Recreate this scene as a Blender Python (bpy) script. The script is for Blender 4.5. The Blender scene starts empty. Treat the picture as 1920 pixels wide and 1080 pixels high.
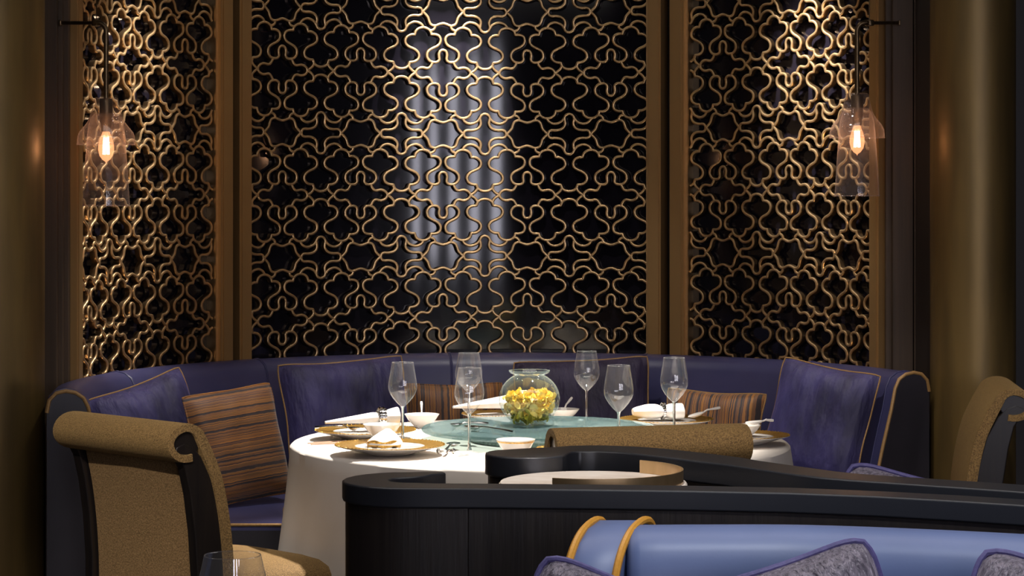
import bpy, math, random
from mathutils import Vector, Matrix
random.seed(7)
S = bpy.context.scene
COL = S.collection
R = math.radians
PI = math.pi
F, CX, CY, EYE = 4400.0, 960.0, 367.0, 1.49      # focal length in pixels (1920 wide), principal point, eye height

# ------------------------------------------------------------------ camera
cam = bpy.data.objects.new('camera', bpy.data.cameras.new('camera'))
COL.objects.link(cam)
cam.location = (0, 0, EYE)
cam.rotation_euler = (R(90), 0, 0)
cam.data.sensor_width = 36
cam.data.lens = F / 1920 * 36
cam.data.shift_y = -(540 - CY) / 1920
cam.data.clip_end = 60
S.camera = cam

# ------------------------------------------------------------------ world, lights, exposure
S.view_settings.view_transform = 'Standard'
S.view_settings.look = 'None'
S.view_settings.gamma = 1
S.view_settings.use_curve_mapping = False
S.view_settings.exposure = 0.0
w = bpy.data.worlds.new('world'); S.world = w; w.use_nodes = True
w.node_tree.nodes['Background'].inputs[0].default_value = (0.9, 0.8, 0.75, 1)
w.node_tree.nodes['Background'].inputs[1].default_value = 0.04

def spot(name, loc, target, power, size, blend=.5, color=(1, .93, .85), radius=.03):
    l = bpy.data.lights.new(name, 'SPOT'); l.energy = power; l.spot_size = R(size); l.spot_blend = blend
    l.color = color; l.shadow_soft_size = radius
    o = bpy.data.objects.new(name, l); COL.objects.link(o); o.location = loc
    o.rotation_euler = (Vector(target) - Vector(loc)).to_track_quat('-Z', 'Y').to_euler()
    return o
CIRC = (0.0, 7.85)                                # axis of the round booth
def pol(theta, rho, z=0):
    t = R(theta); return Vector((CIRC[0] + rho * math.sin(t), CIRC[1] + rho * math.cos(t), z))
SPOTS = []
def down(loc, target, power, size, blend=.5, color=(1, .93, .86), radius=.045):
    SPOTS.append(Vector(loc)); return spot('downlight_beam', loc, target, power, size, blend, color, radius)
down((0.32, 7.22, 2.72), (0.0, 7.0, .75), 620, 46, .5)
down(pol(-10, 1.08, 2.72), pol(-10, 1.54, 1.90), 360, 37, 1, (1, .95, .92))
down(pol(45, 1.08, 2.72), pol(48, 1.54, 1.90), 420, 38, 1, (1, .95, .92))
down(pol(-56, 1.08, 2.72), pol(-66, 1.54, 1.75), 330, 38, 1, (1, .95, .92))
down((-0.55, 7.5, 2.72), (-1.1, 8.1, .6), 85, 40, .8)
down((0.75, 7.9, 2.72), (1.05, 8.55, .6), 85, 40, .8)
down((-0.1, 8.2, 2.72), (-0.1, 9.1, .7), 55, 60, .8)
down((-1.3, 3.3, 2.72), (-1.12, 6.3, .72), 270, 17, .8)
down((0.45, 3.3, 2.72), (.36, 6.05, .90), 150, 14, .8)
down((0.7, 3.5, 2.72), (.75, 4.4, .8), 120, 60, .8, (.90, .94, 1))
down((1.2, 5.0, 2.72), (1.45, 7.4, .75), 120, 30, .8)
down((.2, 5.25, 2.72), (.18, 5.29, .85), 170, 18, .6)
al = bpy.data.lights.new('ceiling_fill', 'AREA'); al.shape = 'RECTANGLE'; al.size = 3.6; al.size_y = 1.0; al.energy = 32; al.color = (1, .92, .86)  # unseen soft fill, added to brighten surfaces that face the camera
ao = bpy.data.objects.new('ceiling_fill', al); COL.objects.link(ao); ao.location = (0, 5.0, 2.78)

# ------------------------------------------------------------------ materials
MATS = {}
def mat(name, color, rough=.5, metal=0, coat=0, bump=None, vary=None, spec=.5, sheen=0, aniso=None):
    m = bpy.data.materials.new(name); m.use_nodes = True
    nt = m.node_tree; b = nt.nodes['Principled BSDF']
    b.inputs['Base Color'].default_value = (*color, 1)
    b.inputs['Roughness'].default_value = rough
    b.inputs['Metallic'].default_value = metal
    b.inputs['Coat Weight'].default_value = coat
    b.inputs['Specular IOR Level'].default_value = spec
    if sheen:
        b.inputs['Sheen Weight'].default_value = sheen
        b.inputs['Sheen Roughness'].default_value = .4
        b.inputs['Sheen Tint'].default_value = (*[min(1, c * 3 + .1) for c in color], 1)
    tc = nt.nodes.new('ShaderNodeTexCoord')
    def noise(scale, stretch=(1, 1, 1), detail=4):
        mp = nt.nodes.new('ShaderNodeMapping'); mp.inputs['Scale'].default_value = stretch
        nt.links.new(tc.outputs['Object'], mp.inputs[0])
        n = nt.nodes.new('ShaderNodeTexNoise'); n.inputs['Scale'].default_value = scale; n.inputs['Detail'].default_value = detail
        nt.links.new(mp.outputs[0], n.inputs['Vector']); return n
    if vary:                                       # (scale, stretch, second colour)
        n = noise(vary[0], vary[1]); r = nt.nodes.new('ShaderNodeValToRGB')
        r.color_ramp.elements[0].position = .35; r.color_ramp.elements[1].position = .65
        r.color_ramp.elements[0].color = (*color, 1); r.color_ramp.elements[1].color = (*vary[2], 1)
        nt.links.new(n.outputs['Fac'], r.inputs[0]); nt.links.new(r.outputs[0], b.inputs['Base Color'])
    if bump:                                       # (scale, stretch, strength, distance)
        n = noise(bump[0], bump[1]); bp = nt.nodes.new('ShaderNodeBump')
        bp.inputs['Strength'].default_value = bump[2]; bp.inputs['Distance'].default_value = bump[3]
        nt.links.new(n.outputs['Fac'], bp.inputs['Height']); nt.links.new(bp.outputs[0], b.inputs['Normal'])
    MATS[name] = m
    return m
U = (1, 1, 1)
mat('lattice_brass', (.63, .425, .215), .36, .9, vary=(30, U, (.55, .36, .175)))
mat('lattice_edge_shade', (.24, .155, .08), .30, .92, vary=(30, U, (.19, .12, .06)))  # darker copy of the brass: shade on the strip sides, put into the colour
mat('frame_brass', (.36, .215, .085), .40, .6, bump=(60, (1, 1, .02), .25, .002))
mat('black_glass', (.006, .005, .008), .09, 0, spec=.5)
mat('dark_wood', (.016, .012, .011), .42, 0, bump=(120, (1, 1, .05), .35, .002), vary=(80, (1, 1, .04), (.024, .018, .015)))
mat('dark_lacquer', (.019, .020, .025), .36, 0, bump=(260, (.3, .3, 1), .08, .001))
mat('wall_dark', (.020, .014, .011), .55, bump=(40, (1, 1, .1), .2, .002))
mat('pilaster_wood', (.060, .038, .023), .6, spec=.3, vary=(50, (1, 1, .03), (.043, .028, .017)), bump=(90, (1, 1, .04), .2, .001))
mat('column_bronze', (.22, .14, .045), .42, .5, vary=(9, (1, 1, .12), (.12, .08, .03)), bump=(25, (1, 1, .06), .2, .003))
mat('carpet', (.028, .020, .018), .95, bump=(300, U, .5, .004), vary=(14, U, (.04, .028, .022)))
mat('ceiling_paint', (.06, .05, .045), .9, vary=(6, U, (.05, .042, .038)))
mat('blue_leather', (.050, .050, .125), .34, 0, bump=(160, U, .12, .0008), vary=(6, U, (.042, .042, .11)))
mat('sky_leather', (.105, .145, .295), .46, 0, bump=(160, U, .12, .0008), vary=(5, U, (.092, .128, .265)))
mat('dark_leather', (.016, .014, .020), .42, 0, bump=(160, U, .15, .0008), vary=(8, U, (.021, .018, .025)))
mat('gold_piping', (.38, .22, .08), .45, .15, vary=(200, U, (.30, .17, .06)))
mat('amber_piping', (.62, .29, .04), .42, .05, vary=(200, U, (.55, .25, .03)))
mat('velvet_blue', (.058, .050, .17), .65, sheen=.6, bump=(14, (1, 1, .35), .9, .03), vary=(9, (1, 1, .5), (.020, .017, .06)))
mat('velvet_plum', (.038, .026, .075), .65, sheen=.4, bump=(14, (1, 1, .35), .9, .03), vary=(9, (1, 1, .5), (.016, .011, .032)))
mat('grey_velvet', (.20, .17, .21), .42, .15, sheen=.4, bump=(110, (1, 1, .3), 1, .012), vary=(120, (1, 1, .3), (.06, .05, .07)))
mat('violet_piping', (.055, .045, .15), .6, sheen=.3, bump=(300, U, .4, .002), vary=(90, U, (.08, .065, .20)))
mat('gold_fabric', (.33, .195, .065), .75, .1, sheen=.3, bump=(300, U, .8, .004), vary=(300, U, (.12, .066, .018)))
mat('gold_rear_fabric', (.38, .22, .09), .75, .1, sheen=.2, bump=(220, U, .9, .004), vary=(220, U, (.19, .105, .038)))
mat('chair_wood', (.010, .008, .008), .28, 0, coat=.3, vary=(70, (1, 1, .05), (.016, .012, .010)))
mat('linen', (.78, .72, .655), .85, bump=(500, U, .2, .001), vary=(7, U, (.74, .68, .61)))
mat('napkin_cloth', (.85, .83, .80), .8, bump=(600, U, .25, .001), vary=(20, U, (.80, .78, .75)))
mat('porcelain', (.84, .80, .75), .15, 0, coat=.5, vary=(10, U, (.82, .78, .73)))
mat('plate_gold', (.70, .42, .10), .3, .85, bump=(170, U, .9, .004), vary=(170, U, (.45, .25, .05)))
mat('silver', (.78, .76, .74), .12, 1, vary=(20, U, (.70, .68, .66)))
mat('brass_rim', (.72, .50, .27), .3, .9, vary=(30, (1, 1, .2), (.62, .42, .22)))
mat('antique_bronze', (.14, .095, .05), .35, .9, vary=(40, U, (.10, .065, .035)))
mat('marble', (.82, .74, .66), .18, 0, coat=.3, vary=(9, (1, 1.6, 1), (.66, .56, .48)))
mat('petal', (1, .66, .03), .5, 0, vary=(25, U, (1, .85, .30)), sheen=.2)
mat('petal_green', (.45, .48, .05), .5, 0, vary=(25, U, (.75, .60, .05)))
mat('chopstick_wood', (.50, .32, .22), .4, vary=(60, (1, .1, 1), (.42, .26, .17)))
mat('turntable_rib', (.16, .22, .20), .3, .6, vary=(30, U, (.12, .17, .16)))

def stripe_mat(name, axis, scale, seed):
    m = bpy.data.materials.new(name); m.use_nodes = True; nt = m.node_tree; b = nt.nodes['Principled BSDF']
    tc = nt.nodes.new('ShaderNodeTexCoord'); sp = nt.nodes.new('ShaderNodeSeparateXYZ'); nt.links.new(tc.outputs['Object'], sp.inputs[0])
    wn = nt.nodes.new('ShaderNodeTexNoise'); wn.inputs['Scale'].default_value = 40; nt.links.new(tc.outputs['Object'], wn.inputs['Vector'])
    ad = nt.nodes.new('ShaderNodeMath'); ad.operation = 'MULTIPLY_ADD'; ad.inputs[1].default_value = .006
    nt.links.new(wn.outputs['Fac'], ad.inputs[0]); nt.links.new(sp.outputs[axis], ad.inputs[2])
    n = nt.nodes.new('ShaderNodeTexNoise'); n.noise_dimensions = '1D'; n.inputs['Scale'].default_value = scale; n.inputs['Detail'].default_value = 4; n.inputs['Roughness'].default_value = .6
    of = nt.nodes.new('ShaderNodeMath'); of.operation = 'ADD'; of.inputs[1].default_value = seed
    nt.links.new(ad.outputs[0], of.inputs[0]); nt.links.new(of.outputs[0], n.inputs['W'])
    r = nt.nodes.new('ShaderNodeValToRGB'); r.color_ramp.interpolation = 'LINEAR'
    els = [(.0, (.03, .018, .02)), (.36, (.03, .018, .02)), (.41, (.17, .06, .015)), (.45, (.055, .035, .045)), (.5, (.46, .17, .018)),
           (.54, (.20, .075, .015)), (.58, (.05, .036, .05)), (.63, (.48, .19, .02)), (.75, (.16, .07, .022))]
    r.color_ramp.elements[0].position = els[0][0]; r.color_ramp.elements[0].color = (*els[0][1], 1)
    r.color_ramp.elements[1].position = els[-1][0]; r.color_ramp.elements[1].color = (*els[-1][1], 1)
    for p, c in els[1:-1]:
        e = r.color_ramp.elements.new(p); e.color = (*c, 1)
    ct = nt.nodes.new('ShaderNodeMath'); ct.operation = 'MULTIPLY_ADD'; ct.inputs[1].default_value = 2.6; ct.inputs[2].default_value = -.8
    nt.links.new(n.outputs['Fac'], ct.inputs[0]); nt.links.new(ct.outputs[0], r.inputs[0]); nt.links.new(r.outputs[0], b.inputs['Base Color'])
    b.inputs['Roughness'].default_value = .6; b.inputs['Sheen Weight'].default_value = .3
    bp = nt.nodes.new('ShaderNodeBump'); bp.inputs['Strength'].default_value = .4; bp.inputs['Distance'].default_value = .003
    nt.links.new(n.outputs['Fac'], bp.inputs['Height']); nt.links.new(bp.outputs[0], b.inputs['Normal'])
    MATS[name] = m
stripe_mat('stripes_across', 'Z', 80, 3.0)
stripe_mat('stripes_upright', 'X', 55, 11.0)
stripe_mat('stripes_upright_two', 'X', 55, 23.0)

def glass_mat(name, tint, glow=1.0, rough=.0, base=.04, haze=.1, hcol=(1, 1, 1)):
    m = bpy.data.materials.new(name); m.use_nodes = True; nt = m.node_tree
    for n in list(nt.nodes): nt.nodes.remove(n)
    out = nt.nodes.new('ShaderNodeOutputMaterial'); tr = nt.nodes.new('ShaderNodeBsdfTransparent'); gl = nt.nodes.new('ShaderNodeBsdfGlossy')
    tr.inputs[0].default_value = (*tint, 1); gl.inputs['Roughness'].default_value = rough; gl.inputs[0].default_value = (1, 1, 1, 1)
    lw = nt.nodes.new('ShaderNodeLayerWeight'); lw.inputs['Blend'].default_value = .25
    mu = nt.nodes.new('ShaderNodeMath'); mu.operation = 'MULTIPLY_ADD'; mu.inputs[1].default_value = glow; mu.inputs[2].default_value = base; mu.use_clamp = True
    mx = nt.nodes.new('ShaderNodeMixShader')
    nt.links.new(lw.outputs['Facing'], mu.inputs[0]); pw = nt.nodes.new('ShaderNodeMath'); pw.operation = 'POWER'; pw.inputs[1].default_value = 2.4
    nt.links.new(lw.outputs['Facing'], pw.inputs[0]); nt.links.new(pw.outputs[0], mu.inputs[0])
    nt.links.new(mu.outputs[0], mx.inputs[0]); nt.links.new(tr.outputs[0], mx.inputs[1]); nt.links.new(gl.outputs[0], mx.inputs[2])
    df = nt.nodes.new('ShaderNodeBsdfTranslucent'); df.inputs[0].default_value = (*hcol, 1); d2 = nt.nodes.new('ShaderNodeBsdfDiffuse'); d2.inputs[0].default_value = (*hcol, 1)
    dm = nt.nodes.new('ShaderNodeMixShader'); dm.inputs[0].default_value = .5; nt.links.new(df.outputs[0], dm.inputs[1]); nt.links.new(d2.outputs[0], dm.inputs[2])
    hz = nt.nodes.new('ShaderNodeMath'); hz.operation = 'MULTIPLY_ADD'; hz.inputs[1].default_value = haze; hz.inputs[2].default_value = haze * .12; nt.links.new(pw.outputs[0], hz.inputs[0])
    m2 = nt.nodes.new('ShaderNodeMixShader'); nt.links.new(hz.outputs[0], m2.inputs[0]); nt.links.new(mx.outputs[0], m2.inputs[1]); nt.links.new(dm.outputs[0], m2.inputs[2])
    nt.links.new(m2.outputs[0], out.inputs[0]); MATS[name] = m
glass_mat('clear_glass', (.96, .965, .97), 1.0, .03, .08, .24)
glass_mat('bowl_glass', (.93, .97, .96), .9, .03, .06, .22, (.85, 1, .97))
glass_mat('shade_glass', (.95, .92, .91), 1.0, .06, .06, .30, (1, .86, .82))
m = bpy.data.materials.new('solid_glass'); m.use_nodes = True; b = m.node_tree.nodes['Principled BSDF']
b.inputs['Base Color'].default_value = (1, 1, 1, 1); b.inputs['Transmission Weight'].default_value = 1; b.inputs['Roughness'].default_value = .02; b.inputs['IOR'].default_value = 1.5
MATS['solid_glass'] = m
glass_mat('teal_glass', (.62, .70, .69), .35, .03, .12, .8, (.15, .23, .235))

def emit_mat(name, color, strength, mix=1.0):
    m = bpy.data.materials.new(name); m.use_nodes = True; nt = m.node_tree
    for n in list(nt.nodes): nt.nodes.remove(n)
    out = nt.nodes.new('ShaderNodeOutputMaterial'); e = nt.nodes.new('ShaderNodeEmission')
    e.inputs[0].default_value = (*color, 1); e.inputs[1].default_value = strength
    if mix < 1:
        tr = nt.nodes.new('ShaderNodeBsdfTransparent'); mx = nt.nodes.new('ShaderNodeMixShader'); mx.inputs[0].default_value = mix
        nt.links.new(tr.outputs[0], mx.inputs[1]); nt.links.new(e.outputs[0], mx.inputs[2]); nt.links.new(mx.outputs[0], out.inputs[0])
    else:
        nt.links.new(e.outputs[0], out.inputs[0])
    MATS[name] = m
emit_mat('filament_glow', (1, .66, .42), 40)
emit_mat('bulb_glow', (1, .36, .15), 2.6, .36)

# ------------------------------------------------------------------ mesh helpers
def at(x, y, D): return Vector(((x - CX) * D / F, D, EYE - (y - CY) * D / F))
def on_plane(x, y, z):
    D = (EYE - z) * F / (y - CY); return Vector(((x - CX) * D / F, D, z))

class MB:
    def __init__(s): s.v = []; s.f = []
    def add(s, vs, fs):
        o = len(s.v); s.v += [tuple(p) for p in vs]; s.f += [tuple(i + o for i in f) for f in fs]; return s
    def grid(s, rows, close_u=False, close_v=False, cap=False):
        n = len(rows); m = len(rows[0]); vs = [p for r in rows for p in r]; fs = []
        for i in range(n if close_u else n - 1):
            for j in range(m if close_v else m - 1):
                a, b = i, (i + 1) % n; c, d = j, (j + 1) % m
                fs.append((a * m + c, b * m + c, b * m + d, a * m + d))
        if cap and close_v:
            fs.append(tuple(range(m))); fs.append(tuple((n - 1) * m + j for j in reversed(range(m))))
        return s.add(vs, fs)
    def box(s, c, d, rz=0):
        x, y, z = d[0] / 2, d[1] / 2, d[2] / 2; M = Matrix.Rotation(rz, 3, 'Z')
        vs = [Vector(c) + M @ Vector((a * x, b * y, e * z)) for e in (-1, 1) for b in (-1, 1) for a in (-1, 1)]
        return s.add(vs, [(0, 2, 3, 1), (4, 5, 7, 6), (0, 1, 5, 4), (1, 3, 7, 5), (3, 2, 6, 7), (2, 0, 4, 6)])
    def lathe(s, prof, n=32, c=(0, 0, 0), a0=0, a1=2 * PI):
        full = abs(a1 - a0 - 2 * PI) < 1e-6
        k = n if full else n + 1
        rows = [[(c[0] + r * math.cos(a0 + (a1 - a0) * j / n), c[1] + r * math.sin(a0 + (a1 - a0) * j / n), c[2] + z) for j in range(k)] for r, z in prof]
        return s.grid(rows, close_v=full)
    def tube(s, pts, rad, n=8, closed=False, cap=True):
        P = [Vector(p) for p in pts]; N = len(P)
        if not hasattr(rad, '__len__'): rad = [rad] * N
        rows = []; up = None
        for i in range(N):
            a = P[i - 1] if (i > 0 or closed) else P[i]; b = P[(i + 1) % N] if (i < N - 1 or closed) else P[i]
            t = (b - a).normalized()
            if up is None:
                up = t.orthogonal().normalized()
            up = (up - t * up.dot(t)).normalized(); q = t.cross(up)
            rows.append([P[i] + (up * math.cos(2 * PI * j / n) + q * math.sin(2 * PI * j / n)) * rad[i] for j in range(n)])
        return s.grid(rows, close_u=closed, close_v=True, cap=cap and not closed)
    def prism(s, poly, z0, z1):
        n = len(poly); vs = [(x, y, z0) for x, y in poly] + [(x, y, z1) for x, y in poly]
        return s.add(vs, [tuple(reversed(range(n))), tuple(range(n, 2 * n))] + [(i, (i + 1) % n, n + (i + 1) % n, n + i) for i in range(n)])
    def mesh(s, name, m=None, smooth=True):
        me = bpy.data.meshes.new(name); me.from_pydata(s.v, [], s.f); me.update()
        if smooth:
            me.polygons.foreach_set('use_smooth', [True] * len(me.polygons))
            try: me.set_sharp_from_angle(angle=R(38))
            except Exception: pass
        if m: me.materials.append(MATS[m])
        return me
    def build(s, name, m, parent=None, smooth=True, bevel=0):
        return link(name, s.mesh(name, m, smooth), parent, bevel)

def link(name, me, parent=None, bevel=0):
    o = bpy.data.objects.new(name, me); COL.objects.link(o); o.parent = parent
    if bevel:
        b = o.modifiers.new('bevel', 'BEVEL'); b.width = bevel; b.segments = 3; b.limit_method = 'ANGLE'; b.angle_limit = R(40)
    return o
def tag(o, label, cat, group=None):
    o['label'] = label; o['category'] = cat
    if group: o['group'] = group
    return o
def thing(name, label, cat, loc=(0, 0, 0), rz=0, group=None):
    o = bpy.data.objects.new(name, None); COL.objects.link(o); o.empty_display_size = .05
    o.location = loc; o.rotation_euler = (0, 0, rz); return tag(o, label, cat, group)
def struct(name, mb, m, smooth=False, bevel=0, label=None):
    o = mb.build(name, m, None, smooth, bevel); o['kind'] = 'structure'
    if label: o['label'] = label
    return o
def dup(root, loc, rz, label, group=None):
    r = root.copy(); COL.objects.link(r); r.location = loc; r.rotation_euler = (0, 0, rz); r['label'] = label
    if group: r['group'] = group
    for ch in list(root.children):
        c = ch.copy(); COL.objects.link(c); c.parent = r
        for g in list(ch.children):
            d = g.copy(); COL.objects.link(d); d.parent = c
    return r
def smooth_path(pts, sub=4, closed=False):
    P = [Vector(p) for p in pts]; n = len(P); out = []
    for i in range(n if closed else n - 1):
        p1, p2 = P[i], P[(i + 1) % n]
        p0 = P[i - 1] if (i > 0 or closed) else p1 * 2 - p2
        p3 = P[(i + 2) % n] if (i + 2 < n or closed) else p2 * 2 - p1
        for k in range(sub):
            t = k / sub
            out.append(.5 * ((2 * p1) + (p2 - p0) * t + (2 * p0 - 5 * p1 + 4 * p2 - p3) * t * t + (3 * p1 - p0 - 3 * p2 + p3) * t ** 3))
    if not closed: out.append(P[-1])
    return out
def sector(rho0, rho1, th0, th1, z0, z1, n=12, origin=None):
    """ring sector of the booth circle, in world or relative coordinates"""
    o = origin or Vector((0, 0, 0)); mb = MB(); rows = []
    for i in range(n + 1):
        t = th0 + (th1 - th0) * i / n
        rows.append([pol(t, rho0, z0) - o, pol(t, rho1, z0) - o, pol(t, rho1, z1) - o, pol(t, rho0, z1) - o])
    return mb.grid(rows, close_v=True, cap=True)

# ------------------------------------------------------------------ the setting
struct('floor', MB().box((.5, 4, -.05), (12, 14, .1)), 'carpet')
struct('ceiling', MB().box((.5, 4, 2.85), (12, 14, .1)), 'ceiling_paint')
struct('wall_back', MB().box((0, 9.75, 1.4), (12, .1, 2.8)), 'wall_dark')
struct('wall_booth', sector(1.60, 1.66, -88, 70, 0, 2.8, 60), 'wall_dark', True, label='dark curved wall behind the screens')
struct('wall_left', MB().box((-4.5, 4, 1.4), (.1, 12, 2.8)), 'wall_dark')
struct('wall_right', MB().box((5.5, 4, 1.4), (.1, 12, 2.8)), 'wall_dark')
# tall windows in the far front wall: they show only as reflections in the black glass and the glassware
emit_mat('window_daylight', (.88, .86, 1), 12)
WX = [.77, 1.87, 2.97, 4.07, 5.1]
edges = [-4.5] + [e for x in WX for e in (x - .22, x + .22)] + [5.5]
wf = MB()
for a, b in zip(edges[0::2], edges[1::2]): wf.box(((a + b) / 2, -2.0, 1.4), (b - a, .1, 2.8))
for x in WX: wf.box((x, -2.0, .45), (.44, .1, .9)); wf.box((x, -2.0, 2.76), (.44, .1, .08))
struct('wall_front', wf, 'wall_dark')
for k, x in enumerate(WX):
    wn = struct('window_%d' % (k + 1), MB().box((x, -2.03, 1.81), (.44, .02, 1.82)), 'window_daylight')
    for z in (1.6, 2.2): MB().box((x, -2.0, z), (.44, .04, .03)).build('glazing_bar', 'dark_wood', wn, False)
# dark wooden pilasters on both sides of the screens
def board(name, xa, xb, D, z0, z1, th=.05, m='pilaster_wood'):
    a, b = (xa - CX) * D / F, (xb - CX) * D / F
    return MB().box(((a + b) / 2, D + th / 2, (z0 + z1) / 2), (b - a, th, z1 - z0))
for i, (xa, xb, D) in enumerate([(70, 106, 7.96), (108.5, 117, 7.99), (119, 128.5, 8.02)]):
    struct('trim_%d' % (i + 1), board('', xa, xb, D, 0, 2.8, .1), 'pilaster_wood', bevel=.002)
for i, (xa, xb, D) in enumerate([(1661, 1672, 8.53), (1674, 1712, 8.50), (1714, 1755, 8.50)]):
    struct('trim_%d' % (i + 4), board('', xa, xb, D, 0, 2.8, .1), 'pilaster_wood', bevel=.002)
for i, (x, D) in enumerate([(-32, 7.72), (1824, 8.32)]):
    p = at(x, 500, D); q_ = (.2, .15)[i]
    struct('trim_%d' % (i + 7), MB().lathe([(0, 0), (q_ + .012, 0), (q_ + .012, .06), (q_, .065), (q_, 2.76), (q_ + .012, 2.765), (q_ + .012, 2.8), (0, 2.8)], 48, (p.x, p.y, 0)), 'column_bronze', True,
           label='round bronze-leaf column beside the lattice')

emit_mat('lamp_disc', (1, .93, .85), 25)
for k, p in enumerate(SPOTS):
    where = ['over the round table', 'over the middle screen', 'over the right screen', 'over the left screen', 'over the left seat', 'over the right seat', 'over the middle seat',
             'over the left chair', 'over the front chair', 'over the blue sofa', 'over the right chair', 'over the marble side table'][k]
    dl = thing('ceiling_downlight', 'recessed round ceiling downlight ' + where, 'downlight', (p.x, p.y, 2.79), 0, 'ceiling downlights')
    MB().lathe([(.05, .008), (.052, -.004), (.07, -.002), (.072, .008)], 32).build('trim_ring', 'antique_bronze', dl)
    MB().lathe([(0, .004), (.05, .004)], 32).build('lens', 'lamp_disc', dl)

# ------------------------------------------------------------------ lattice screens
R0, SW, SD = 1.535, .0112, .026
PH = .4877
# quarter-cell curves in pattern units (382.5 x 560), origin at the centre of a star; '|' marks a cusp
WAVE = [[(0, 211), (25, 201), (37, 172), (35, 143), (34, 122), (50, 103), (80, 97), (115, 106), (140, 133), (146, 160), (140, 188), (120, 211), (90, 228), (60, 243), (35, 263), (23, 288), (23, 313), (33, 335), (55, 349), (80, 354), (108, 353)],
        [(108, 353), (114, 378), (134, 400), (163, 413), (194, 414), (225, 404), (249, 382), (260, 348)],
        [(260, 348), (290, 348), (320, 335), (340, 313), (347, 283), (335, 255), (310, 236), (275, 221), (245, 203), (225, 178), (220, 150), (230, 124), (252, 106), (278, 98), (305, 96)],
        [(305, 96), (313, 70), (334, 49), (358, 39), (382.5, 36)]]
STAR = [(95, 97), (108, 70), (124, 49), (146, 41), (170, 46), (196, 48), (225, 38), (245, 18), (250, 0)]
TIE3 = [(305, 96), (314, 70), (305, 43), (280, 18), (250, 0)]
VASE = [(186, 560), (158, 533), (138, 508), (129, 478), (115, 449), (92, 435), (65, 434), (35, 446), (0, 454)]
TIE5 = [(72, 433), (76, 411), (92, 395), (118, 386)]
CLOV = [(190, 560), (199, 535), (224, 524), (260, 525), (300, 518), (330, 498), (345, 468), (342, 438), (338, 413), (352, 386), (382.5, 374)]
TIE7 = [(178, 413), (195, 441), (220, 458), (250, 465), (285, 458), (315, 441), (337, 413)]
def sm(pts, sub=3): return [(p.x, p.y) for p in smooth_path([(a, b, 0) for a, b in pts], sub)]
def mir(pts, fx, fy): return [(fx * a, fy * b) for a, b in pts]
wv = []
for k, seg in enumerate(WAVE):
    if k == 0: full = sm(mir(seg, -1, 1)[::-1] + seg[1:]); full = full[len(full) // 2:]
    elif k == 3: full = sm(seg + [(765 - a, b) for a, b in seg[::-1]][1:]); full = full[:len(full) // 2 + 1]
    else: full = sm(seg)
    wv += full if not wv else full[1:]
wave = mir(wv, -1, 1)[::-1] + wv[1:]
st = sm(STAR + mir(STAR, 1, -1)[::-1][1:])
vq = [(a, b - 560) for a, b in VASE]                               # centred on (0, 560)
vase = sm(vq + mir(vq, -1, 1)[::-1][1:]) ; vase2 = mir(vase, 1, -1)
cq = [(a - 382.5, b - 560) for a, b in CLOV]
clov = sm(cq + mir(cq, -1, 1)[::-1][1:])
t5 = sm([(a, b - 560) for a, b in TIE5]); t7 = sm([(a - 382.5, b - 560) for a, b in TIE7]); t3 = sm(TIE3)
four = [(1, 1), (1, -1), (-1, 1), (-1, -1)]
MOTIFS = {  # name -> (offset in cell units, polylines)
    'scalloped_bar': ((0, 0), [wave]),
    'scalloped_bar_lower': ((0, 0), [mir(wave, 1, -1)]),
    'star_arm': ((0, 0), [st, t3, mir(t3, 1, -1)]),
    'star_arm_lower': ((0, 0), [mir(st, -1, 1), mir(t3, -1, 1), mir(t3, -1, -1)]),
    'vase_ring': ((0, 560), [vase, vase2] + [mir(t5, a, b) for a, b in four]),
    'clover_ring': ((382.5, 560), [clov, mir(clov, 1, -1)] + [mir(t7, a, b) for a, b in four]),
}
PROFILE = [(-.5, 1), (-.5, .17), (-.36, .04), (-.12, 0), (.12, 0), (.36, .04), (.5, .17), (.5, 1)]
def strip(mb, pts):
    n = len(pts)
    if n < 2: return
    rows = []
    for i in range(n):
        a = pts[max(i - 1, 0)]; b = pts[min(i + 1, n - 1)]
        t = Vector((b[0] - a[0], b[1] - a[1]))
        if t.length < 1e-9: t = Vector((1, 0))
        t.normalize(); nx, nz = -t.y, t.x
        row = []
        for o, d in PROFILE:
            s, z, rho = pts[i][0] + nx * o * SW, pts[i][1] + nz * o * SW, R0 + d * SD
            row.append((rho * math.sin(s / R0), rho * math.cos(s / R0) - R0, z))
        rows.append(row)
    mb.grid(rows)
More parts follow.
